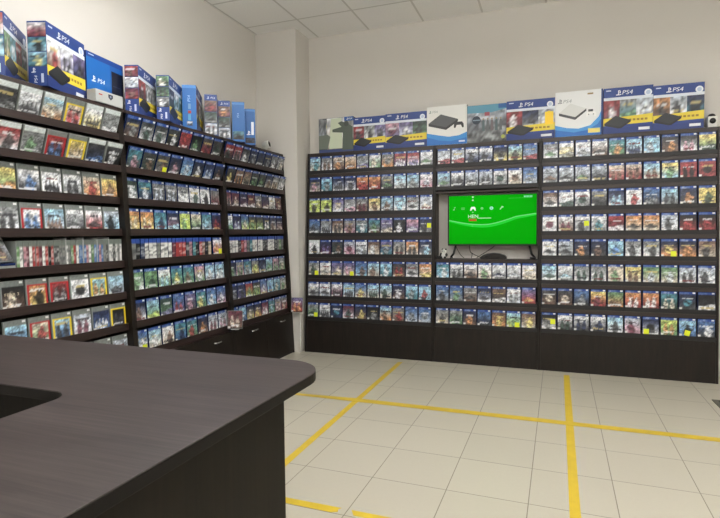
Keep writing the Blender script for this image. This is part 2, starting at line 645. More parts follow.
def game(spec, style, loc, rot, label, group, seed, kind=None, sticker=None, name='game_case', wtag=True, scale=1.0):
    shell = ME_BLUE if style == 'blue' else ME_CLEAR
    key = style == 'blue'
    if key not in proto:
        g = bpy.data.objects.new(name, shell)
        cv = bpy.data.objects.new('cover_sheet', None)
        proto[key] = g
    else:
        g = proto[key].copy()
        g.name = name
    COL.objects.link(g)
    g.location = loc
    g.rotation_euler = rot
    cv = bpy.data.objects.new('cover_sheet', cover_mesh(spec, style, seed, CW - 0.007, CH - 0.006, kind=kind))
    cv.data.materials.append(PRINT)
    COL.objects.link(cv)
    cv.parent = g
    cv.location = (0.0015, -0.0005, 0.003)
    if wtag:
        t = bpy.data.objects.new('price_tag', ME_TAG)
        COL.objects.link(t)
        t.parent = g
        t.location = (CW / 2 - 0.017, -0.0006, CH - 0.0175)
    if sticker:
        s = bpy.data.objects.new('price_sticker', ME_STICK)
        COL.objects.link(s)
        s.parent = g
        s.location = (sticker[0], -0.0007, sticker[1])
        s.rotation_euler = (0, R_(sticker[2] if len(sticker) > 2 else 0), 0)
        s['label'] = 'yellow price sticker'
    tag(g, label, 'video game', group)
    return g


def parse(item):
    """'abc' + optional kind letter after '.', optional '*' sticker bottom right, '<' sticker bottom left, '>' sticker mid right"""
    st = None
    for ch, pos in (('*', (0.034, 0.004)), ('<', (-0.032, 0.004)), ('>', (0.036, 0.05)), ('~', (-0.006, 0.008, 14))):
        if ch in item:
            st = pos
            item = item.replace(ch, '')
    kind = None
    if '.' in item:
        item, kind = item.split('.')
    return item, kind, st


def labelize(words_, sticker, place):
    """cover first, then the place; at most 16 words"""
    st = ' and yellow sticker' if sticker else ''
    st2 = ' and sticker' if sticker else ''
    far = place.replace(' in ', ' from left in ', 1)
    opts = []
    if not sticker and len(words_) > 1:
        opts.append('game with ' + words_[0] + ' and ' + words_[1] + ' cover, ' + far)
    opts += ['game with ' + words_[0] + ' cover' + st + ', ' + far, 'game with ' + words_[0] + ' cover' + st2 + ', ' + far,
             words_[0] + ' game' + st2.replace(' and', ' with') + ', ' + far, words_[0] + ' game' + st2.replace(' and', ' with') + ', ' + place]
    for o_ in opts:
        if len(o_.replace(',', '').replace('-', ' ').split()) <= 16:
            return o_
    return opts[-1]


# ------------------------------------------------------------------ back racks
SB = 0.0658


def YFb(z):
    return 5.0626 + SB * z


ZTB = 2.167
THB = -math.atan(SB)
ROWZ = [2.128 - 0.2270 * i - CH + 0.0012 for i in range(8)]


def back_rack(x0, x1, label, rows, niche=False):
    pt = 0.012 if niche else 0.020
    r = empty('display_rack', (x0, 5.33, 0))
    tag(r, label, 'display rack', 'dark brown game racks on the wall behind the television')
    off = Vector((-x0, -5.33, 0))

    def part(name, mb, mat, parent=r, bevel=0.0012):
        mb.v = [tuple(Vector(p) + off) for p in mb.v]
        return build(name, mb, mat, parent, bevel)
    prof = [(YFb(0), 0), (YFb(ZTB), ZTB), (5.326, ZTB), (5.326, 0)]
    part('side_panel', MB().prism(prof, 0, x0 + 0.0005, x0 + pt), WENGE_V)
    part('side_panel', MB().prism(prof, 0, x1 - pt, x1 - 0.0005), WENGE_V)
    a, b = x0 + pt + 0.0003, x1 - pt - 0.0003
    part('top_panel', MB().prism([(YFb(2.132), 2.130), (YFb(ZTB), ZTB - 0.0005), (5.326, ZTB - 0.0005), (5.326, 2.130)], 0, a, b), WENGE_X)
    bp = MB()
    if niche:
        bp.box(a, 5.312, 0.02, b, 5.326, 0.997)
        part('back_panel', MB().box(a, 5.312, 1.70, b, 5.326, 2.128), DARK)
    else:
        bp.box(a, 5.312, 0.02, b, 5.326, 2.128)
    part('back_panel', bp, DARK)
    zb = ROWZ[7] - 0.033
    part('base_panel', MB().prism([(YFb(0) + 0.004, 0.0), (YFb(zb) + 0.004, zb), (YFb(zb) + 0.022, zb), (YFb(0) + 0.022, 0.0)], 0, a, b), WENGE_V)
    for i in rows:
        z = ROWZ[i]
        s = part('shelf', MB().box(a, YFb(z) + 0.004, z - 0.018, b, 5.311, z - 0.0005), WENGE_X)
        part('shelf_front_strip', MB().prism([(YFb(z - .03), z - 0.031), (YFb(z - .03) + 0.0035, z - 0.031), (YFb(z + .006) + 0.0035, z + 0.006), (YFb(z + .006), z + 0.006)], 0, a, b), PLAIN_BLACK, s, 0.0006)  # black strip along the shelf front, at the foot of the cases
        if i < 7 and not (niche and i == 1):
            part('fascia', MB().prism([(YFb(z - .066) + .001, z - 0.0665), (YFb(z - .066) + 0.013, z - 0.0665), (YFb(z - .032) + 0.013, z - 0.0325), (YFb(z - .032) + .001, z - 0.0325)], 0, a, b), WENGE_X, s, 0.0006)
    if niche:
        part('niche_top_board', MB().box(a, YFb(1.70) + 0.001, 1.682, b, 5.311, 1.699), WENGE_X)
        part('niche_floor_board', MB().box(a, YFb(1.02) + 0.001, 0.998, b, 5.311, 1.028), WENGE_X)
    return r


XB = [-2.5167, -1.0985, -0.1008, 1.3345]
back_rack(XB[0], XB[1], 'tall dark brown rack full of games between the wall pillar and the television', range(8))
back_rack(XB[1], XB[2], 'dark brown rack whose middle niche holds the television with the green screen', [0, 1, 5, 6, 7], True)
back_rack(XB[2], XB[3], 'tall dark brown rack full of games under the boxed white console and white camera', range(8))

B_LEFT = [
    'cat.f gwu.t auo.f aou.v gsv.l wea.f gog.c rvw.g rwv.g wge.v',
    'nap.f ctg.f nwd.g nwd.f orr.t oro.f gde.v cwg.l cgg.f wps.f',
    'lld.f lld.f vwa.c gwp.l gum.t yau.f cgu.f cwc.f gwd.v swa.v',
    'bgd.f gsd.g uad.t gpu.f gtw.f tue.f vga.l dkw.f pvs.v ngd.f>',
    'wwk.f nmv.t dxu.f spm.c wgs.f uaw.f vtg.f gad.t oad.t ngc.f',
    'gax.f* wag.v vga.f vap.t* bcu.f cau.f ctw.f dur.t gwd.v oay.l',
    'wgd.v wsd.v wmd.g csd.g bay.f cax.g cax.f nuw.f ctg.f ccr.f',
    'gex.v* wgd.g nnt.c mwx.f nuy.f kdg.f cou.f gur.f bsg.c bsg.c',
]
B_MID = {
    0: 'swr.l swr.l wnd.f wnd.f nyd.f cyd.f bsr.l',
    1: 'cge.v wdd.f sgd.v sgd.t wgx.c wau.c bsg.v',
    5: 'tcw.f wgd.t wud.v wae.f wgn.v wgs.v waa.l',
    6: 'bgd.f bge.f gud.v nwd.v udw.l wsg.t vro.v',
    7: 'gad.f gex.f nuo.f bdn.v uoy.f cle.f* uay.f',
}
B_RIGHT = [
    'gwe.v wyg.l wsg.v wud.v teo.f csn.g ccs.f duo.f dwp.t yex.l',
    'sgu.v sgd.v sge.v sdd.v aru.t aru.t cau.t yce.f rrk.t rrk.c',
    'uwd.v wwx.l wgx.c gdd.v nsc.t wwr.f bdg.g cgd.t ndo.f yyx.f',
    'wwm.c wum.t wgd.f> wgt.f rmw.l oad.v oad.v swd.f krr.c krr.c',
    'wwd.v sgd.v ndo.f ndu.f ccb.f gwd.f gwd.f noy.c* noo.c uad.f',
    'cwx.v wgc.v gwx.t gwx.t aae.f yau.t eas.f eas.f swd.t swd.f',
    'dua.c dua.c bdg.f yrm.f eou.g orw.t orw.t txa.t ndt.c kdw.l',
    'kwg.f> wdx.t wdn.t wdn.f cwd.f spm.f nwk.c< leo.t cbk.f~ bdw.f',
]


def fill_back(x0, x1, i, line, where, group, seed):
    items = line.split()
    n = len(items)
    a, b = x0 + 0.0205, x1 - 0.0205
    p = (b - a) / n
    rnd = random.Random(seed)
    z = ROWZ[i]
    for k, it in enumerate(items):
        spec, kind, st = parse(it)
        x = a + p * (k + 0.5) + rnd.uniform(-0.0015, 0.0015)
        style = 'blue'
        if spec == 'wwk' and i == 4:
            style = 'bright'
        place = f'{ORD[k]} in {where}'
        game(spec, style, (x, YFb(z) + 0.0062, z + 0.0009), (THB, 0, R_(rnd.uniform(-0.8, 0.8))), labelize(cwords(spec), st, place), group, seed * 50 + k, kind, st)


for i, line in enumerate(B_LEFT):
    fill_back(XB[0], XB[1], i, line, f'{ROWN[i]} row between pillar and television', 'games facing out between pillar and television', 100 + i)
MIDN = {0: 'top row above television', 1: 'lower row above television', 5: 'upper row below television', 6: 'middle row below television', 7: 'bottom row below television'}
for i, line in B_MID.items():
    fill_back(XB[1], XB[2], i, line, MIDN[i], 'games facing out above and below television', 200 + i)
for i, line in enumerate(B_RIGHT):
    fill_back(XB[2], XB[3], i, line, f'{ROWN[i]} row of rack beneath white camera', 'games facing out beneath the white camera', 300 + i)

# ------------------------------------------------------------------ left racks
def XFl(z):
    return -2.61 - 0.105 * z / 2.145


ZTL = 2.145
THL = -math.atan(0.105 / 2.145)
RC = 0.030                       # how far the shelf fronts sit behind the upright edges
ROWL = [1.960 - 0.2125 * i for i in range(8)]
YL = [1.588, 2.748, 3.894, 5.006]


def left_rack(y0, y1, label):
    r = empty('display_rack', (XL, y0, 0))
    tag(r, label, 'display rack', 'dark brown game racks along the side wall')
    off = Vector((-XL, -y0, 0))

    def part(name, mb, mat, parent=r, bevel=0.0012):
        mb.v = [tuple(Vector(p) + off) for p in mb.v]
        return build(name, mb, mat, parent, bevel)
    prof = [(XFl(0), 0), (XFl(ZTL), ZTL), (XL + 0.003, ZTL), (XL + 0.003, 0)]
    part('side_panel', MB().prism(prof, 1, y0 + 0.0005, y0 + 0.022), WENGE_V)
    part('side_panel', MB().prism(prof, 1, y1 - 0.022, y1 - 0.0005), WENGE_V)
    a, b = y0 + 0.0223, y1 - 0.0223
    part('top_panel', MB().prism([(XFl(2.122), 2.122), (XFl(ZTL), ZTL - 0.0005), (XL + 0.003, ZTL - 0.0005), (XL + 0.003, 2.122)], 1, a, b), WENGE_Y)
    part('back_panel', MB().box(-2.89, a, 0.46, -2.878, b, 2.121), DARK)
    for i in range(8):
        z = ROWL[i]
        q = 0 if i < 2 else RC
        s = part('shelf', MB().box(-2.877, a, z - 0.018, XFl(z) - q - 0.014, b, z - 0.0005), WENGE_Y)
        lo, hi = z - 0.032, z + (0.016 if i > 1 else 0.012)
        part('shelf_lip', MB().prism([(XFl(lo) - q - 0.012, lo), (XFl(lo) - q - 0.001, lo), (XFl(hi) - q - 0.001, hi), (XFl(hi) - q - 0.012, hi)], 1, a, b), WENGE_Y, s, 0.0008)
    # cabinet below
    zc = ROWL[7] - 0.034
    w = (b - a) / 2
    part('cabinet_top', MB().box(-2.877, a, zc - 0.018, XFl(zc) - 0.016, b, zc - 0.001), WENGE_Y)
    for k in range(2):
        d = part('cabinet_door', MB().prism([(XFl(0.03) - 0.016, 0.03), (XFl(0.03) + 0.000, 0.03), (XFl(zc) + 0.000, zc - 0.003), (XFl(zc) - 0.016, zc - 0.003)], 1, a + k * w + 0.0015, a + (k + 1) * w - 0.0015), WENGE_V, r, 0.001)
        yc = a + (k + 0.5) * w + 0.04
        x = XFl(0.385)
        hb = MB().tube([(x - 0.001, yc - 0.048, 0.385), (x + 0.012, yc - 0.047, 0.385), (x + 0.021, yc - 0.036, 0.385), (x + 0.023, yc, 0.385), (x + 0.021, yc + 0.036, 0.385), (x + 0.012, yc + 0.047, 0.385), (x - 0.001, yc + 0.048, 0.385)], 0.0062, 8)
        part('handle', hb, CHROME, d, 0)
    part('plinth', MB().box(XFl(0) - 0.03, a, 0.0, XFl(0) - 0.012, b, 0.029), PLAIN_BLACK)
    return r


racks = [left_rack(YL[0], YL[1], 'dark brown rack of clear-cased games standing behind the counter'),
         left_rack(YL[1], YL[2], 'dark brown rack of games in the middle of the side wall'),
         left_rack(YL[2], YL[3], 'dark brown rack of games on the side wall next to the wall pillar')]


def left_place(y, i, dx=0.0):
    z = ROWL[i]
    if i < 2:
        return (XFl(z) - 0.0205 - dx, y, z + 0.0002), R_(19)
    return (XFl(z) - RC - 0.0158 - dx, y, z + 0.0009), THL


# rack behind the counter: clear cases, listed from the pillar side towards the camera
L1 = {
    0: 'ggw.l wyd.g apr.t+y coa.f wgd.g ddg.l',
    1: 'dkw.f dnb.l yua.g+y rdb.t+r gge.f rwd.f',
    2: 'you.f aor.f wgd.t wwk.g wdb.f yeo.l',
    3: 'sck.f wrd.v wdg.f csu.g wsb.t+r gwd.t',
    5: 'csd.v ceo.t+y wwk.c rkg.t+r oyk.f+r kua.f',
    6: 'knd.t+y nbw.g swm.t cbd.t+y aer.f+r cbw.l',
    7: 'sgd.t gxd.l ddg.l kdg.t',
}
P1 = 0.1405
for i, line in L1.items():
    for k, it in enumerate(line.split()):
        border = ''
        if '+' in it:
            it, border = it.split('+')
        spec, kind, st = parse(it)
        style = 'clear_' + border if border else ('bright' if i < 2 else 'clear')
        y = YL[1] - 0.0223 - P1 * (k + 0.5)
        loc, th = left_place(y, i)
        row = ROWN[i]
        words_ = cwords(spec)
        bw = {'y': 'yellow-edged ', 'r': 'red-edged '}.get(border, '')
        lab = f"{bw}clear game case with {' and '.join(words_[:2])} cover, {ORD[k]} from divider, {row} row"
        if len(lab.replace(',', '').split()) > 16:
            lab = f"{bw}clear game case with {words_[0]} cover, {ORD[k]} from divider, {row} row"
        LASTG = game(spec, style, loc, (th, 0, R_(90 + random.Random(i * 20 + k).uniform(-1.2, 1.2))), lab, 'clear-cased games facing out behind the counter', 4000 + i * 20 + k, kind, st, name='clear_disc_case', wtag=(i > 1))
        if spec == 'kua':
            FEARG = LASTG

L2 = {
    0: 'nug.f dwx.f dwx.f dkw.f rmr.f kxe.f drm.f ddx.f',
    1: 'tdp.f dxu.f dgu.f* ndp.f bcs.f ndw.f nbs.t nku.f',
    2: 'xgw.f tnw.f gds.t gds.t gww.g wwx.f wwk.f gum.g',
    3: 'oya.t oya.t tcn.f npc.l lle.f aex.l tsc.f nmr.f',
    5: 'ewe.f eex.f wec.t tey.f teu.f pew.f csw.f csw.t',
    6: 'nwu.f cel.l xev.l bvr.t vdp.f tey.f bcw.f bpw.f',
    7: 'baw.f* caw.f wau.f tbn.f ter.f nuo.f swm.t swp.t',
}
L3 = {
    0: 'rdx.f rgd.t dgw.f ndg.f ndd.t ndg.f gdw.f gga.f',
    1: 'dky.f uod.t uad.g dxe.t dxe.f nau.f gau.t gww.f',
    2: 'mad.t mda.f nmw.l muw.l gua.f nma.l wag.l uma.f',
    3: 'wce.l nvs.t bla.f dle.f dle.g nxw.t nau.f nma.g',
    5: 'nge.f gpe.t tsg.f gyl.c nsn.f cee.f pge.t gea.f',
    6: 'ndg.f nvd.f rle.f dle.t bpw.f ccb.f cta.f gae.f',
    7: 'bcn.f cbw.f nya.f noy.f mpw.t tec.f gpa.t gra.f',
}
for tab, y0, y1, where, grp, sd in ((L2, YL[1], YL[2], 'middle side-wall rack', 'games facing out on the middle side-wall rack', 5000), (L3, YL[2], YL[3], 'rack by pillar', 'games facing out on the side-wall rack by the pillar', 6000)):
    a, b = y0 + 0.0225, y1 - 0.0225
    for i, line in tab.items():
        items = line.split()
        p = (b - a) / len(items)
        for k, it in enumerate(items):
            spec, kind, st = parse(it)
            loc, th = left_place(a + p * (k + 0.5), i)
            game(spec, 'blue', loc, (th, 0, R_(90 + random.Random(sd + i * 20 + k).uniform(-0.8, 0.8))), labelize(cwords(spec), st, f'{ORD[k]} in {ROWN[i]} row of {where}'), grp, sd + i * 20 + k, kind, st)

# spine-out rows (row index 4)
def spine_mesh(col, top, w, h, seed):
    rnd = random.Random(seed)
    vs, cs, fs = [], [], []
    ny = 12
    for j in range(ny + 1):
        v = j / ny
        for i in range(2):
            if v > 0.80:
                c = top
            else:
                q = 1 + rnd.uniform(-0.1, 0.1)
                c = tuple(x * q for x in mixc(col, (sum(col) / 3,) * 3, 0.35))
                if 0.2 < v < 0.68 and rnd.random() < 0.35:
                    c = mixc(c, (230, 230, 226) if sum(col) < 380 else (60, 60, 66), 0.55)
            vs.append((-w / 2 + i * w, 0, v * h))
            cs.append(c)
    for j in range(ny):
        fs.append((2 * j, 2 * j + 1, 2 * j + 3, 2 * j + 2))
    return col_mesh('spine', vs, fs, cs)


SP_SHELL = {}


def spine_row(codes, ya, yb, style, where, group, seed):
    """codes: letters, one per case"""
    n = len(codes)
    p = (yb - ya) / n
    w = p * 0.93
    key = (style, round(w, 4))
    me = MB().box(-w / 2, 0, 0, w / 2, 0.092, CH).mesh('case_shell', 0.0012)
    me.materials.append(BLUE_CASE if style == 'blue' else CLEAR_CASE)
    first = None
    rnd = random.Random(seed)
    for k, ch in enumerate(codes):
        y = ya + p * (k + 0.5)
        loc, th = left_place(y, 4, rnd.uniform(0, 0.006))
        if first is None:
            first = g = bpy.data.objects.new('upright_disc_case', me)
        else:
            g = first.copy()
        COL.objects.link(g)
        g.location = loc
        g.rotation_euler = (0, 0, R_(90))
        top = (48, 78, 160) if style == 'blue' else (104, 112, 106)
        s = bpy.data.objects.new('spine_label', spine_mesh(PAL[ch], top, w - 0.001, CH - 0.002, seed * 100 + k))
        s.data.materials.append(PRINT)
        COL.objects.link(s)
        s.parent = g
        s.location = (0, -0.0005, 0.001)
        nth = f'{ORD[k]}' if k < 12 else ''
        if k >= 12:
            m = n - 1 - k
            nth = f'{ORD[m]} from far end' if m < 12 else f'{ORD[(k - 12) % 12]} after the first dozen' if k < 24 else f'{ORD[k - 24]} after two dozen'
        else:
            nth = f'{ORD[k]} from near end'
        tag(g, f'upright {WORD[ch]} game spine, {nth} of {where}', 'video game', group)


spine_row('ewpmwrrmwrkrddggwgerwbbbpwebbpbgdwwdwgw', 1.988, YL[1] - 0.026, 'clear', 'spine row behind counter', 'clear games standing spine out behind the counter', 71)
spine_row('wgknwwwgwwwmrrrdptkruka', YL[1] + 0.024, YL[2] - 0.19, 'blue', 'spine row in middle rack', 'blue games standing spine out in the middle rack', 72)
spine_row('kwwwdrpgtwwwwddwwwdgeg', YL[2] + 0.024, YL[3] - 0.026, 'blue', 'spine row by pillar', 'blue games standing spine out in the rack by the pillar', 73)
loc, th = left_place(YL[2] - 0.10, 4)
game('wro', 'blue', loc, (th, 0, R_(90)), 'lone front-facing game with white and red cover at end of spine row', 'games facing out on the middle side-wall rack', 7701, 'f', (0.036, 0.012))
# games lying flat at the near end of the spine row
for k, (ch, st) in enumerate((('b', 'blue'), ('s', 'clear'), ('n', 'blue'))):
    me = MB().box(-CH / 2, 0, 0, CH / 2, CW, 0.0135).mesh('case_shell', 0.0015)
    me.materials.append((BLUE_CASE, CLEAR_CASE, BLUE_CASE)[k])
    o = link('flat_disc_case', me)
    o.location = (XFl(ROWL[4]) - RC - 0.0175, 1.902, ROWL[4] + 0.0002 + k * 0.014)
    o.rotation_euler = (0, 0, R_(90))
    tag(o, ['lowest game lying flat at near end of spine row', 'middle game lying flat at near end of spine row', 'top game lying flat at near end of spine row'][k], 'video game', 'games lying flat on the spine row')
game('wdu', 'clear', (XFl(ROWL[4]) - RC - 0.0205, 1.908, ROWL[4] + 0.0508), (R_(-34), 0, R_(90)), 'game with dark photo cover standing on flat stack in spine row', 'games lying flat on the spine row', 7702, 't', name='clear_disc_case')
# clear dividers in the spine row
for k, y in enumerate((2.293, 2.415, 2.519, 2.612)):
    z = ROWL[4]
    o = build('shelf_divider', MB().box(-2.81, y - 0.001, z, XFl(z) - RC - 0.0125, y + 0.001, z + 0.172), STEEL_ACRYL)
    tag(o, f'thin pale divider between upright games, {ORD[k]} from near end', 'divider', 'pale dividers in the spine row')

# two games held out on brackets
def bracket_game(loc, rz, spec, seed, label, rack, kind, arm):
    g = game(spec, 'plain', loc, (R_(-6), 0, R_(rz)), label, 'games held out on brackets', seed, kind, wtag=False)
    # bracket belongs to the rack
    M = Matrix.Translation(Vector(loc)) @ Matrix.Rotation(R_(rz), 4, 'Z')
    inv = Vector(rack.location)
    bm_ = MB().box(-0.035, -0.003, -0.006, 0.035, 0.022, -0.002)
    bm_.v = [tuple((M @ Vector(p)) - inv) for p in bm_.v]
    tip = M @ Vector((-0.01, 0.02, -0.004))
    bm_.tube([tip - inv, (tip + Vector(arm)) / 2 - inv, Vector(arm) - inv], 0.003, 6)
    build('case_bracket', bm_, STEEL_ACRYL, rack, 0.0006)
    return g


bracket_game((-2.558, 3.80, 0.474), 20, 'mua', 7801, 'dark reddish brown game held on bracket in front of the divider by the pillar rack', racks[2], 't', (-2.631, 3.905, 0.465))
bracket_game((-2.540, 4.93, 0.452), 8, 'vro', 7802, 'red and orange game held on bracket at the rack corner by the pillar', racks[2], 't', (-2.629, 4.995, 0.445))

# ------------------------------------------------------------------ console boxes
_font_cache = {}


def text_tris(s):
    if s in _font_cache:
        return _font_cache[s]
    cu = bpy.data.curves.new('lettering', 'FONT')
    cu.body = s
    cu.resolution_u = 3
    ob = bpy.data.objects.new('lettering', cu)
    COL.objects.link(ob)
    bpy.context.view_layer.update()
    dg = bpy.context.evaluated_depsgraph_get()
    me = bpy.data.meshes.new_from_object(ob.evaluated_get(dg))
    vs = [tuple(v.co) for v in me.vertices]
    fs = [tuple(p.vertices) for p in me.polygons]
    bpy.data.objects.remove(ob)
    bpy.data.curves.remove(cu)
    bpy.data.meshes.remove(me)
    x0 = min(v[0] for v in vs)
    x1 = max(v[0] for v in vs)
    y0 = min(v[1] for v in vs)
    y1 = max(v[1] for v in vs)
    _font_cache[s] = ([((v[0] - x0) / (y1 - y0), (v[1] - y0) / (y1 - y0)) for v in vs], fs, (x1 - x0) / (y1 - y0))
    return _font_cache[s]


class PB:
    """layered print on a face; mp(a, h, layer) -> local point"""

    def __init__(self, mp):
        self.mp = mp
        self.v, self.f, self.c = [], [], []
        self.l = 0

    def poly(self, pts, col):
        self.l += 1
        o = len(self.v)
        self.v += [self.mp(a, h, self.l) for a, h in pts]
        self.c += [col] * len(pts)
        self.f.append(tuple(range(o, o + len(pts))))

    def rect(self, a0, h0, a1, h1, col):
        self.poly([(a0, h0), (a1, h0), (a1, h1), (a0, h1)], col)

    def disc(self, a, h, r, col, n=18, sy=1.0):
        self.poly([(a + r * math.cos(2 * math.pi * k / n), h + r * sy * math.sin(2 * math.pi * k / n)) for k in range(n)], col)

    def art(self, a0, h0, a1, h1, spec, seed, kind=None, nx=9, ny=12):
        self.l += 1
        fn = art_fn(spec, random.Random(seed), kind)
        o = len(self.v)
        for j in range(ny + 1):
            for i in range(nx + 1):
                u, v = i / nx, j / ny
                self.v.append(self.mp(a0 + (a1 - a0) * u, h0 + (h1 - h0) * v, self.l))
                self.c.append(fn(u, v))
        for j in range(ny):
            for i in range(nx):
                a = o + j * (nx + 1) + i
                self.f.append((a, a + 1, a + nx + 2, a + nx + 1))

    def text(self, s, a, h, size, col, vertical=False, shear=0.18, stretch=1.15):
        self.l += 1
        vs, fs, w = text_tris(s)
        o = len(self.v)
        for x, y in vs:
            X, Y = (x * stretch + shear * y) * size, y * size
            if vertical:
                X, Y = -Y, X
            self.v.append(self.mp(a + X, h + Y, self.l))
            self.c.append(col)
        self.f += [tuple(i + o for i in f) for f in fs]
        return w * size * stretch

    def symbol(self, a, h, s, col):
        """the four-stroke P over S emblem"""
        P = lambda pts: self.poly([(a + x * s, h + y * s) for x, y in pts], col)
        P([(.40, .06), (.55, .00), (.55, 1.0), (.40, .98)])
        P([(.55, 1.0), (.55, .86), (.70, .80), (.72, .62), (.62, .58), (.62, .44), (.80, .46), (.88, .64), (.80, .90)])
        P([(.38, .30), (.06, .20), (.02, .10), (.16, .02), (.38, .06), (.38, .15), (.22, .12), (.22, .17), (.38, .21)])
        P([(.58, .30), (.92, .26), (1.0, .16), (.58, .02), (.58, .12), (.76, .18), (.58, .21)])

    def done(self, name, parent, mat=None):
        me = col_mesh(name, self.v, self.f, self.c)
        return link(name, me, mat or PRINT_BOX, parent)


NAVY = (36, 64, 132)
YEL = (226, 204, 62)


def console_shape(p, a0, h0, a1, h1, top, side):
    """flat slab console seen from above, printed"""
    w, h = a1 - a0, h1 - h0
    p.poly([(a0, h0 + .45 * h), (a0 + .42 * w, h0 + .98 * h), (a1, h0 + .62 * h), (a0 + .60 * w, h0 + .16 * h)], top)
    p.poly([(a0, h0 + .45 * h), (a0 + .60 * w, h0 + .16 * h), (a0 + .60 * w, h0), (a0, h0 + .30 * h)], side)
    p.poly([(a0 + .60 * w, h0 + .16 * h), (a1, h0 + .62 * h), (a1, h0 + .48 * h), (a0 + .60 * w, h0)], tuple(x * .7 for x in side))


def pad_shape(p, a, h, s, col):
    p.poly([(a - .9 * s, h + .1 * s), (a - .6 * s, h + .5 * s), (a + .6 * s, h + .5 * s), (a + .9 * s, h + .1 * s), (a + .95 * s, h - .6 * s), (a + .65 * s, h - .65 * s), (a + .4 * s, h - .1 * s), (a - .4 * s, h - .1 * s), (a - .65 * s, h - .65 * s), (a - .95 * s, h - .6 * s)], col)


def front_three(p, L, H, arts, seed, extra=None):
    """blue header, three pictures, yellow band, dark console"""
    p.rect(0, 0, L, H, (36, 60, 128))
    p.rect(0, .79 * H, L, H, NAVY)
    p.rect(0, .725 * H, L, .79 * H, (214, 222, 232))
    n = len(arts)
    for k, (s, kd) in enumerate(arts):
        p.art(k * L / n, .30 * H, (k + 1) * L / n, .725 * H, s, seed + k, kd, 7, 8)
    p.poly([(0, .17 * H), (L, .20 * H), (L, .39 * H), (0, .33 * H)], YEL)
    for k in range(5):
        p.rect(L * (.52 + .08 * k), .255 * H, L * (.575 + .08 * k), .30 * H, (150, 120, 40))
    console_shape(p, .02 * L, .09 * H, .56 * L, .39 * H, (38, 42, 46), (22, 24, 28))
    p.poly([(0, 0), (L, 0), (L, .15 * H), (.6 * L, .13 * H), (.3 * L, .10 * H), (0, .14 * H)], (32, 54, 118))
    p.rect(.72 * L, .045 * H, .94 * L, .105 * H, (222, 226, 230))
    p.symbol(.25 * L, .825 * H, .115 * H, (235, 238, 245))
    p.text('PS4', .38 * L, .84 * H, .09 * H, (235, 238, 245))
    p.disc(.90 * L, .845 * H, .075 * H, (226, 232, 240))
    p.disc(.90 * L, .845 * H, .045 * H, (180, 196, 220))
    p.rect(.05 * L, .93 * H, .15 * L, .955 * H, (200, 210, 230))
    if extra == 'gift':
        p.rect(.80 * L, .34 * H, .97 * L, .66 * H, (246, 206, 30))
        p.disc(.88 * L, .62 * H, .05 * L, (246, 206, 30))


def spine_three(p, T, H, arts, seed, foot=.30):
    n = len(arts)
    p.rect(0, 0, T, H, NAVY)
    h0 = foot * H
    dh = (H * (.985 if foot > .1 else .86) - h0) / n
    for k, (s, kd) in enumerate(arts):
        p.art(0.002, h0 + dh * (n - 1 - k), T - 0.002, h0 + dh * (n - k) - 0.003, s, seed + k, kd, 6, 7)
    if foot < .1:
        p.symbol(.2 * T, .89 * H, .2 * T, (200, 210, 235))
        p.text('PS4', .5 * T, .895 * H, .15 * T, (200, 210, 235))
        return
    p.symbol(.14 * T, .20 * H, .26 * T, (235, 238, 245))
    p.text('PS4', .46 * T, .045 * H, .16 * T, (235, 238, 245), True)
    p.rect(.66 * T, .05 * H, .80 * T, .19 * H, (196, 206, 228))


def make_box(loc, rz, L, T, H, label, front, spine=None, carton=CARTON, name='console_box', group=None):
    e = empty(name, loc, (0, 0, R_(rz)))
    tag(e, label, 'console box', group)
    build('carton', MB().box(-T, 0, 0, 0, L, H), carton, e, 0.0015)
    p = PB(lambda a, h, l: (0.0003 + l * 0.00002, a, h))
    front(p, L, H)
    p.done('front_print', e)
    if spine:
        s = PB(lambda a, h, l: (-T + a, -0.0003 - l * 0.00002, h))
        spine(s, T, H)
        s.done('spine_print', e)
    return e


p = PB(lambda a, h, l: (a - 0.058, -0.0012, h))
p.text('FEAR 3', 0.012, 0.078, 0.015, (206, 196, 170), False, 0.0, 1.3)
fo = p.done('title_print', FEARG)

GBL = 'boxed consoles on top of the side-wall racks'
GBB = 'boxed consoles on top of the racks by the television'
Z = ZTL + 0.0005


def f_three(arts, seed, extra=None):
    return lambda p, L, H: front_three(p, L, H, arts, seed, extra)


def s_three(arts, seed, foot=.30):
    return lambda p, T, H: spine_three(p, T, H, arts, seed, foot)


make_box((-2.72, 1.976, Z), 37, .37, .10, .335, 'blue console box with green and yellow front, over the counter end of the racks',
         f_three([('exa', 'f'), ('tcw', 'c'), ('rmu', 'f'), ('gxe', 'l')], 11), s_three([('rwu', 'f'), ('tcw', 't')], 12), group=GBL)
make_box((-2.68, 2.192, Z), 18, .38, .11, .36, 'blue console box with red and white art on its spine, beside the plain blue one',
         f_three([('wur', 'f'), ('wvd', 't'), ('vnd', 'f')], 21), s_three([('wrm', 't'), ('tck', 'f'), ('cty', 'f')], 22), group=GBL)


def f_plainblue(p, L, H):
    p.rect(0, 0, L, H, (26, 88, 164))
    p.poly([(0, 0), (.62 * L, 0), (.62 * L, H * .9), (0, H * .9)], (24, 100, 178))
    p.rect(0, .90 * H, L, H, (30, 66, 140))
    p.rect(.06 * L, .945 * H, .2 * L, .965 * H, (190, 205, 230))
    p.symbol(.12 * L, .45 * H, .12 * H, (240, 244, 250))
    p.text('PS4', .28 * L, .465 * H, .085 * H, (240, 244, 250))
    p.rect(.66 * L, .02 * H, L, .80 * H, (18, 24, 44))
    p.rect(.70 * L, .50 * H, .97 * L, .52 * H, (44, 52, 78))


make_box((-2.80, 2.567, Z), 7, .352, .11, .335, 'plain blue console box with white lettering behind the small grey carton', f_plainblue, None, group=GBL)

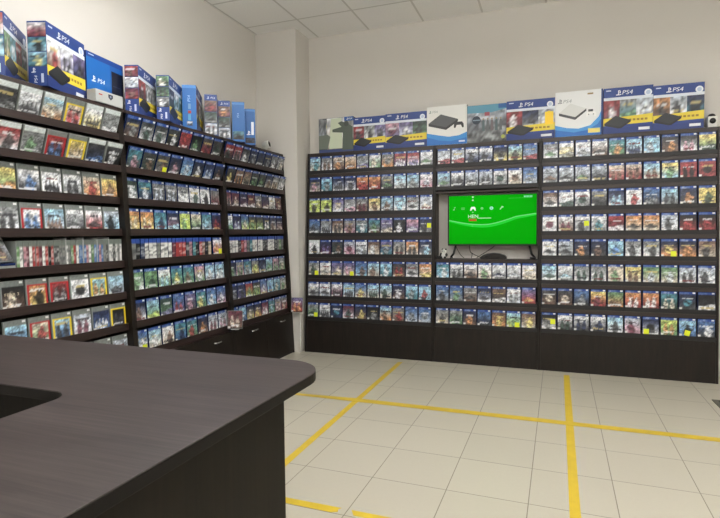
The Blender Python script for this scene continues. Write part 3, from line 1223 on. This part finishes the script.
# small grey carton in front of it
e = empty('grey_carton', (-2.705, 2.545, Z), (0, 0, R_(3)))
tag(e, 'low light grey carton with dark emblem in front of the plain blue console box', 'carton')
build('carton', MB().box(-0.07, 0, 0, 0, 0.235, 0.078), CARTON_G, e, 0.002)
p = PB(lambda a, h, l: (0.0003 + l * 0.00003, a, h))
p.rect(0.004, 0.003, 0.231, 0.075, (178, 180, 178))
p.rect(0.025, 0.046, 0.055, 0.054, (176, 60, 50))
p.poly([(.105, .066), (.145, .066), (.145, .046), (.125, .030), (.105, .046)], (40, 46, 60))
p.disc(0.125, 0.052, 0.008, (120, 130, 150))
p.done('front_print', e)

make_box((-2.715, 2.925, Z), 22, .38, .095, .335, 'blue console box with red, white and red pictures down its spine',
         f_three([('rmd', 'f'), ('gdw', 't'), ('gws', 'f')], 41), s_three([('rmu', 'f'), ('wgs', 'f'), ('mru', 'c')], 42), group=GBL)
make_box((-2.68, 3.195, Z), 24, .38, .095, .335, 'blue console box with green pictures down its spine',
         f_three([('nxd', 'f'), ('wtx', 't'), ('txe', 'l')], 51), s_three([('exa', 'f'), ('xed', 't'), ('gdw', 'f')], 52), carton=CARTON_K, group=GBL)


def s_blue(seed, mark):
    def fn(p, T, H):
        p.rect(0, 0, T, H, (36, 100, 168))
        p.rect(0, .93 * H, T, H, (70, 130, 196))
        if mark == 1:
            p.text('PS4', .58 * T, .62 * H, .2 * T, (150, 190, 232), True)
            p.rect(.42 * T, .46 * H, .60 * T, .58 * H, (96, 140, 180))
            p.rect(.40 * T, .36 * H, .62 * T, .42 * H, (180, 60, 50))
            p.art(.30 * T, .08 * H, .72 * T, .18 * H, 'gbd', seed, 'v', 4, 4)
            p.rect(.40 * T, .20 * H, .60 * T, .34 * H, (80, 150, 190))
        elif mark == 2:
            p.art(.06 * T, .05 * H, .94 * T, .26 * H, 'tdk', seed, 'v', 5, 5)
            p.text('PS4', .56 * T, .60 * H, .16 * T, (140, 186, 230), True)
        else:
            p.art(.06 * T, .05 * H, .94 * T, .20 * H, 'ndk', seed, 'v', 5, 5)
            p.rect(.62 * T, .28 * H, .86 * T, .64 * H, (222, 232, 242))
            p.symbol(.16 * T, .27 * H, .4 * T, (222, 232, 242))
    return fn


make_box((-2.70, 3.536, Z), 30, .38, .11, .352, 'bright blue console box with small red mark on its spine and reddish front',
         f_three([('rmu', 'f'), ('ndw', 't'), ('gws', 'f')], 61), s_blue(62, 1), group=GBL)
make_box((-2.72, 3.843, Z), 34, .38, .105, .352, 'dark blue console box with red, grey and white pictures on spine, beside bright blue one',
         f_three([('rmd', 'f'), ('gdw', 't'), ('gws', 'f')], 71), s_three([('umr', 'f'), ('xgd', 'v'), ('swd', 't')], 72, .03), carton=CARTON_K, group=GBL)
make_box((-2.72, 4.038, Z), 34, .38, .105, .345, 'dark blue console box with three spine pictures, between its twin and two bright blue ones',
         f_three([('rmd', 'f'), ('gdw', 't'), ('gws', 'f')], 71), s_three([('umo', 'f'), ('xgd', 'v'), ('swd', 't')], 82, .03), carton=CARTON_K, group=GBL)
make_box((-2.66, 4.178, Z), 34, .38, .112, .36, 'tall bright blue console box with dark picture low on its spine',
         f_plainblue, s_blue(92, 2), group=GBL)
make_box((-2.668, 4.375, Z), 34, .36, .10, .34, 'bright blue console box with white block on spine, last before the wall pillar',
         f_plainblue, s_blue(95, 3), group=GBL)

# boxes over the back racks: they stand along +X, face -Y
ZB = ZTB + 0.0004
YBX = 5.206


def back_box(x0, x1, h, label, front, carton=CARTON, dy=0.0, T=.105):
    return make_box((x0, YBX + dy, ZB), -90 + 180 if False else -90, x1 - x0, T, h, label, front, None, carton, group=GBB)


def f_soldier(p, L, H):
    p.art(0, 0, L, H, 'gax', 101, 'l', 14, 12)
    p.rect(0, 0, L, .08 * H, (60, 74, 120))
    p.art(.24 * L, .08 * H, .74 * L, .99 * H, 'wae', 102, 'c', 8, 8)
    p.poly([(.30 * L, .1 * H), (.36 * L, .98 * H), (.66 * L, .98 * H), (.70 * L, .1 * H)], (202, 211, 186))
    p.art(0, .08 * H, .22 * L, .96 * H, 'gsd', 103, 'l', 5, 9)
    p.poly([(.0, .1 * H), (.0, .50 * H), (.26 * L, .52 * H), (.34 * L, .45 * H), (.26 * L, .1 * H)], (112, 120, 108))
    p.poly([(.68 * L, .05 * H), (.70 * L, .55 * H), (.40 * L, .58 * H), (.40 * L, .66 * H), (.66 * L, .72 * H), (.56 * L, .84 * H), (.66 * L, .88 * H), (.82 * L, .82 * H), (.98 * L, .70 * H), (.98 * L, .05 * H)], (84, 94, 84))
    p.disc(.80 * L, .80 * H, .07 * L, (70, 78, 72))
    p.rect(.74 * L, .88 * H, L, H, (52, 92, 156))
    p.symbol(.80 * L, .91 * H, .06 * H, (235, 238, 245))
    p.text('PS4', .86 * L, .915 * H, .05 * H, (235, 238, 245))


def f_white_black(p, L, H):
    p.rect(0, 0, L, H, (226, 226, 222))
    p.poly([(0, 0), (L, 0), (L, .30 * H), (.80 * L, .22 * H), (.55 * L, .20 * H), (.3 * L, .25 * H), (0, .32 * H)], (52, 138, 206))
    p.poly([(0, 0), (L, 0), (L, .16 * H), (.6 * L, .08 * H), (.3 * L, .12 * H), (0, .22 * H)], (36, 110, 190))
    console_shape(p, .04 * L, .38 * H, .78 * L, .80 * H, (74, 76, 78), (44, 44, 46))
    pad_shape(p, .80 * L, .50 * H, .13 * L, (34, 34, 38))
    p.symbol(.05 * L, .83 * H, .07 * H, (80, 120, 110))
    p.text('PS4', .14 * L, .835 * H, .06 * H, (150, 158, 156))
    p.rect(.80 * L, .05 * H, .95 * L, .09 * H, (200, 214, 226))


def f_teal(p, L, H):
    p.art(0, 0, L, H, 'sdg', 131, 'l', 18, 14)
    p.poly([(0, .8 * H), (0, H), (L, H), (L, .86 * H), (.6 * L, .78 * H)], (86, 146, 170))
    p.disc(.24 * L, .60 * H, .11 * L, (28, 42, 58))
    p.rect(.15 * L, .585 * H, .33 * L, .615 * H, (130, 150, 160))
    p.rect(.45 * L, .70 * H, .58 * L, .80 * H, (150, 74, 84))
    for k in range(5):
        x = (.42 + .11 * k) * L
        p.poly([(x - .035 * L, .30 * H), (x + .035 * L, .30 * H), (x + .03 * L, .56 * H), (x, .62 * H), (x - .03 * L, .56 * H)], (78 + 14 * (k % 3), 96, 98))
        p.disc(x, .62 * H, .022 * L, (150, 136, 110))
    p.rect(.80 * L, .88 * H, L, H, (40, 92, 150))
    p.disc(.92 * L, .12 * H, .05 * L, (170, 176, 84))


def f_white_white(p, L, H):
    p.rect(0, 0, L, H, (228, 230, 230))
    p.poly([(0, 0), (L, 0), (L, .62 * H), (.92 * L, .40 * H), (.75 * L, .22 * H), (.5 * L, .16 * H), (.25 * L, .19 * H), (0, .26 * H)], (70, 152, 216))
    p.poly([(0, 0), (L, 0), (L, .40 * H), (.9 * L, .24 * H), (.7 * L, .12 * H), (.4 * L, .08 * H), (0, .16 * H)], (34, 108, 190))
    console_shape(p, .08 * L, .36 * H, .66 * L, .74 * H, (214, 216, 214), (70, 74, 78))
    pad_shape(p, .76 * L, .48 * H, .11 * L, (240, 240, 238))
    p.rect(.70 * L, .52 * H, .80 * L, .57 * H, (50, 52, 56))
    p.disc(.71 * L, .46 * H, .012 * L, (60, 60, 64))
    p.disc(.81 * L, .46 * H, .012 * L, (60, 60, 64))
    p.symbol(.05 * L, .74 * H, .10 * H, (90, 100, 110))
    p.text('PS4', .17 * L, .75 * H, .075 * H, (150, 156, 160))
    p.rect(.68 * L, .90 * H, .80 * L, .935 * H, (150, 130, 90))
    p.rect(.70 * L, .05 * H, .95 * L, .15 * H, (226, 214, 120))
    p.rect(.965 * L, 0, L, H, (30, 60, 120))


back_box(-2.381, -1.978, .365, 'grey green console box with armed figure, standing nearest to the wall pillar', f_soldier, CARTON_K)
back_box(-1.976, -1.623, .345, 'blue console box with red picture first, directly beside the grey green box', f_three([('rmd', 'f'), ('gwd', 'f'), ('vsd', 'f')], 111))
back_box(-1.621, -1.186, .352, 'blue console box with purple picture first and yellow band, beside the boxed black console', f_three([('pvm', 'c'), ('vsw', 'f'), ('xed', 'f')], 121))
back_box(-1.183, -.783, .382, 'white console box showing a black console and controller', f_white_black, CARTON_W)
back_box(-.781, -.410, .358, 'teal grey console box with a crowd of figures above the television', f_teal, CARTON_K)
back_box(-.408, .026, .368, 'blue console box with a yellow gift picture at its end', f_three([('rmw', 'f'), ('ngd', 'f'), ('swa', 'l')], 141, 'gift'))
back_box(.029, .430, .407, 'white console box showing a white console and white controller', f_white_white, CARTON_W)
back_box(.436, .830, .402, 'blue console box with green middle picture beside the boxed white console', f_three([('rmw', 'f'), ('gte', 'l'), ('sws', 'f')], 161))
back_box(.832, 1.215, .385, 'blue console box with orange and dark pictures next to the white cube camera', f_three([('oud', 'f'), ('swk', 'f'), ('ntk', 't')], 171))

# small cameras on top of the racks
e = empty('cube_camera', (1.285, 5.265, ZB))
tag(e, 'small white cube camera with black lens standing at the end of the rack top', 'camera')
build('camera_body', MB().box(-.036, -.035, 0, .036, .035, .095), WHITE_PLASTIC, e, 0.006, False, 3)
build('lens', MB().lathe([(.024, 0), (.024, .004), (.018, .009), (.006, .012)], 20, (0, -.0352, .055), 1, 1, Matrix.Rotation(R_(90), 3, 'X')), LENS, e, 0, True)
build('camera_cap', MB().lathe([(.03, .0952), (.03, .102), (.022, .116), (.008, .122)], 20), BLACK_PLASTIC, e, 0, True)
e = empty('web_camera', (-2.86, 4.90, Z), (0, 0, R_(96)))
tag(e, 'small white camera with black lens on the rack top beside the wall pillar', 'camera')
build('camera_foot', MB().lathe([(.028, 0), (.028, .005), (.010, .010), (.008, .055), (.011, .06)], 20), WHITE_PLASTIC, e, 0, True)
build('camera_head', MB().lathe([(.010, -.04), (.028, -.034), (.033, 0), (.033, .03), (.028, .038)], 20, (0, 0, .094), 1, 1.25, Matrix.Rotation(R_(78), 3, 'X')), WHITE_PLASTIC, e, 0, True)
build('lens', MB().lathe([(.026, .0385), (.026, .041), (.014, .046), (.004, .047)], 20, (0, 0, .094), 1, 1.2, Matrix.Rotation(R_(78), 3, 'X')), LENS, e, 0, True)
e = build('cable_clip', MB().ball((0, 0, .016), .018, 1.2, 1, .85), BLACK_PLASTIC, None, 0, True)
e.location = (-2.865, 4.80, Z)
tag(e, 'tiny black knob on the rack top beside the small white camera', 'clip')

# cable along the pillar corner
o = build('wall_cable', MB().tube([(-2.538, 5.005, 0.006), (-2.538, 5.004, 0.12), (-2.536, 5.004, 0.30), (-2.542, 5.006, 0.48)], 0.006, 8), WHITE_PLASTIC, None, 0, True)
tag(o, 'white cable running up the corner of the wall pillar from the floor', 'cable')

# ------------------------------------------------------------------ television and niche
TX0, TX1, TZ0, TZ1, TY = -0.970, -0.1155, 1.158, 1.664, 5.205
W, Hh = TX1 - TX0, TZ1 - TZ0
NZ = 1.0282
tv = empty('television', ((TX0 + TX1) / 2, TY + .03, NZ))
tag(tv, 'flat black television with a bright green menu screen standing in the rack niche', 'television')
off = Vector((-(TX0 + TX1) / 2, -(TY + .03), -NZ))


def tvp(name, mb, mat, bevel=0.0, smooth=False):
    mb.v = [tuple(Vector(p) + off) for p in mb.v]
    return build(name, mb, mat, tv, bevel, smooth)


tvp('rear_housing', MB().box(TX0 + .005, TY + .006, TZ0 + .005, TX1 - .005, TY + .045, TZ1 - .005), BLACK_PLASTIC, 0.006)
bz = MB()
t = .013
bz.box(TX0, TY - .006, TZ0, TX1, TY + .0055, TZ0 + t * 1.3)
bz.box(TX0, TY - .006, TZ1 - t, TX1, TY + .0055, TZ1)
bz.box(TX0, TY - .006, TZ0 + t * 1.3, TX0 + t, TY + .0055, TZ1 - t)
bz.box(TX1 - t, TY - .006, TZ0 + t * 1.3, TX1, TY + .0055, TZ1 - t)
tvp('bezel', bz, BLACK_PLASTIC, 0.0)
for x in (TX0 + .075, TX1 - .075):
    s = -1 if x < -0.5 else 1
    ft = MB()
    ft.tube([(x, TY + .02, TZ0 + .004), (x + s * .02, TY + .02, NZ + .05), (x + s * .05, TY + .018, NZ + .0135)], .011, 8)
    ft.tube([(x + s * .045, TY - .05, NZ + .0065), (x + s * .05, TY + .018, NZ + .008), (x + s * .045, TY + .085, NZ + .0065)], .006, 8)
    tvp('foot', ft, BLACK_PLASTIC, 0, True)
# screen
sx0, sz0 = TX0 + t, TZ0 + t * 1.3
sw, sh = W - 2 * t, Hh - t * 2.3
scr = PB(lambda a, h, l: (sx0 + a * sw + off.x, TY - .0005 - l * .00003 + off.y, sz0 + h * sh + off.z))
scr.l += 1
GR = [(0, 168, 8), (6, 196, 14), (0, 150, 4)]
nx, ny = 10, 8
for j in range(ny + 1):
    for i in range(nx + 1):
        u, v = i / nx, j / ny
        g = 178 + 18 * math.sin(2.2 * u + 0.6) * v - 10 * v * u - 22 * (v - .5) ** 2
        scr.v.append(scr.mp(u, v, scr.l))
        scr.c.append((0, g * 0.96, 2))
for j in range(ny):
    for i in range(nx):
        a = j * (nx + 1) + i
        scr.f.append((a, a + 1, a + nx + 2, a + nx + 1))


def wave(u):
    return .50 - .16 * math.sin(math.pi * min(1, u / .78)) * .6 + .20 * max(0, u - .45) ** 1.2 * 1.2


N = 26
for k in range(N):
    u0, u1 = k / N, (k + 1) / N
    th0 = .035 + .03 * math.sin(3 * u0)
    th1 = .035 + .03 * math.sin(3 * u1)
    scr.l = 2
    scr.poly([(u0, wave(u0) - th0), (u1, wave(u1) - th1), (u1, wave(u1)), (u0, wave(u0))], (40, 210, 56))
    scr.l = 4
    scr.poly([(u0, wave(u0) - .012), (u1, wave(u1) - .012), (u1, wave(u1) + .004), (u0, wave(u0) + .004)], (120, 236, 132))
scr.l = 8
WH = (222, 250, 222)
yy = .735
# music note, film, controller, globe, globe, pen
scr.disc(.055, yy - .02, .008, (150, 226, 150), 10, 1.6)
scr.rect(.061, yy - .02, .065, yy + .035, (150, 226, 150))
scr.rect(.061, yy + .025, .078, yy + .035, (150, 226, 150))
scr.rect(.145, yy - .02, .185, yy + .022, (110, 216, 110))
scr.disc(.155, yy, .008, (30, 160, 30), 10, 1.6)
scr.disc(.175, yy, .008, (30, 160, 30), 10, 1.6)
scr.poly([(.250, yy - .045), (.256, yy + .01), (.266, yy + .035), (.302, yy + .035), (.312, yy + .01), (.318, yy - .045), (.304, yy - .045), (.294, yy - .01), (.274, yy - .01), (.264, yy - .045)], (240, 255, 240))
scr.disc(.388, yy, .015, (150, 230, 150), 12, 1.6)
scr.disc(.388, yy, .008, (60, 180, 60), 12, 1.6)
scr.disc(.498, yy, .021, (170, 240, 210), 14, 1.6)
scr.disc(.498, yy, .010, (90, 200, 150), 14, 1.6)
scr.poly([(.590, yy - .03), (.600, yy - .035), (.628, yy + .03), (.616, yy + .04)], (170, 240, 170))
scr.disc(.625, yy + .02, .010, (170, 240, 170), 10, 1.6)
# column above and below the controller
scr.rect(.272, .955, .290, .985, (210, 246, 210))
scr.disc(.281, .905, .010, (200, 244, 200), 10, 1.6)
scr.disc(.281, .655, .008, (150, 230, 150), 10, 1.6)
scr.disc(.277, .375, .010, (80, 214, 90), 10, 1.6)
# selected entry
scr.text('HEN', .228, .540, .068, WH, False, 0.0, 0.62)
scr.rect(.235, .475, .325, .525, (176, 110, 50))
scr.rect(.240, .485, .320, .500, (196, 70, 40))
scr.rect(.340, .527, .495, .541, (190, 246, 190))
# clock line
scr.rect(.69, .925, .955, .930, (90, 210, 96))
for k in range(6):
    scr.rect(.862 + k * .016, .94, .873 + k * .016, .972, (150, 236, 190))
scr.done('screen', tv, SCREEN)

# console in the niche
e = empty('game_console', (-0.525, 5.215, NZ), (0, 0, R_(4)))
tag(e, 'glossy black rounded console lying under the green television screen', 'game console')
prof = [(-.125, .004), (-.128, .018), (-.105, .036), (-.06, .052), (0, .060), (.06, .055), (.105, .040), (.128, .020), (.125, .004)]
build('console_shell', MB().prism(prof, 1, -.055, .085), BLACK_PLASTIC, e, 0.004)
build('console_base', MB().prism([(-.115, 0), (-.118, .0038), (.118, .0038), (.115, 0)], 1, -.050, .080), plain('console_grey', rgb(52, 52, 54), 0.4), e)
build('disc_slot', MB().box(-.08, -.0556, .020, .06, -.0551, .023), LENS, e)
# panda-like figure
e = empty('figurine', (-1.008, 5.19, NZ), (0, 0, R_(-12)))
tag(e, 'small black and white animal figure sitting at the end of the television niche', 'figurine')
bd = MB().ball((0, 0, .030), .030, 1.0, .9, 1.0)
build('body', bd, WHITE_PLASTIC, e, 0, True)
build('head', MB().ball((.004, -.006, .073), .024, 1.05, .95, .92), WHITE_PLASTIC, e, 0, True)
for s in (-1, 1):
    build('ear', MB().ball((.004 + s * .018, -.004, .094), .009), BLACK_PLASTIC, e, 0, True)
    build('eye', MB().ball((.004 + s * .009, -.027, .076), .005), BLACK_PLASTIC, e, 0, True)
    build('arm', MB().ball((s * .030, -.008, .038), .013, 1, 1, 1.5), BLACK_PLASTIC, e, 0, True)
    build('leg', MB().ball((s * .020, -.024, .0125), .0125), BLACK_PLASTIC, e, 0, True)
# pad left of it
o = build('black_adapter', MB().box(-.022, -.03, 0, .022, .03, .03), BLACK_PLASTIC, None, 0.005)
o.location = (-1.055, 5.20, NZ)
tag(o, 'black power adapter tucked between the niche side and the animal figure', 'adapter')
o = build('receiver_box', MB().box(-.028, -.02, 0, .028, .02, .022), BLACK_PLASTIC, None, 0.005)
o.location = (-0.158, 5.21, NZ)
tag(o, 'small black box on the niche floor under the far television foot', 'receiver')


def cable(pts, label):
    # smooth through the points
    P = [Vector(p) for p in pts]
    out = []
    for i in range(len(P) - 1):
        p0, p1, p2, p3 = P[max(i - 1, 0)], P[i], P[i + 1], P[min(i + 2, len(P) - 1)]
        for k in range(6):
            s = k / 6
            out.append(0.5 * ((2 * p1) + (p2 - p0) * s + (2 * p0 - 5 * p1 + 4 * p2 - p3) * s * s + (3 * p1 - p0 - 3 * p2 + p3) * s ** 3))
    out.append(P[-1])
    o = build('power_cable', MB().tube(out, .0035, 6), BLACK_PLASTIC, None, 0, True)
    tag(o, label, 'cable', 'black cables under the television')


cable([(-.905, 5.262, 1.165), (-.88, 5.255, 1.11), (-.845, 5.24, 1.06), (-.81, 5.22, 1.034)], 'black cable dropping from the television near its foot beside the animal figure')
cable([(-.765, 5.262, 1.17), (-.755, 5.25, 1.10), (-.735, 5.24, 1.075), (-.74, 5.22, 1.034)], 'short black cable hanging straight down between figure and console')
cable([(-.74, 5.245, 1.085), (-.71, 5.235, 1.068), (-.67, 5.225, 1.050), (-.645, 5.22, 1.036)], 'black cable sloping onto the niche floor towards the console')
cable([(-.505, 5.262, 1.17), (-.545, 5.295, 1.135), (-.60, 5.312, 1.098), (-.70, 5.314, 1.034)], 'black cable slanting down behind the console from the television')

# ------------------------------------------------------------------ camera, view
f_px, cyaw, cpit, crol = 518.2924, R_(20.2027), R_(2.9451), R_(-0.4935)
F = Vector((-math.sin(cyaw) * math.cos(cpit), math.cos(cyaw) * math.cos(cpit), -math.sin(cpit)))
R0 = Vector((math.cos(cyaw), math.sin(cyaw), 0))
U0 = R0.cross(F)
RR = R0 * math.cos(crol) + U0 * math.sin(crol)
UU = -R0 * math.sin(crol) + U0 * math.cos(crol)
cam = bpy.data.cameras.new('camera')
co = bpy.data.objects.new('camera', cam)
COL.objects.link(co)
M = Matrix((RR, UU, -F)).transposed().to_4x4()
M.translation = Vector((0, 0, H_CAM))
co.matrix_world = M
cam.sensor_fit = 'HORIZONTAL'
cam.sensor_width = 36
cam.lens = 36 * f_px / 720
cam.clip_start = 0.05
SC.camera = co

w = bpy.data.worlds.new('world')
w.use_nodes = True
w.node_tree.nodes['Background'].inputs['Color'].default_value = (0.5, 0.5, 0.5, 1)
w.node_tree.nodes['Background'].inputs['Strength'].default_value = 0.2
SC.world = w
SC.view_settings.view_transform = 'Standard'
SC.view_settings.look = 'None'
SC.view_settings.gamma = 1.0
SC.view_settings.exposure = 0.0
SC.view_settings.use_curve_mapping = False
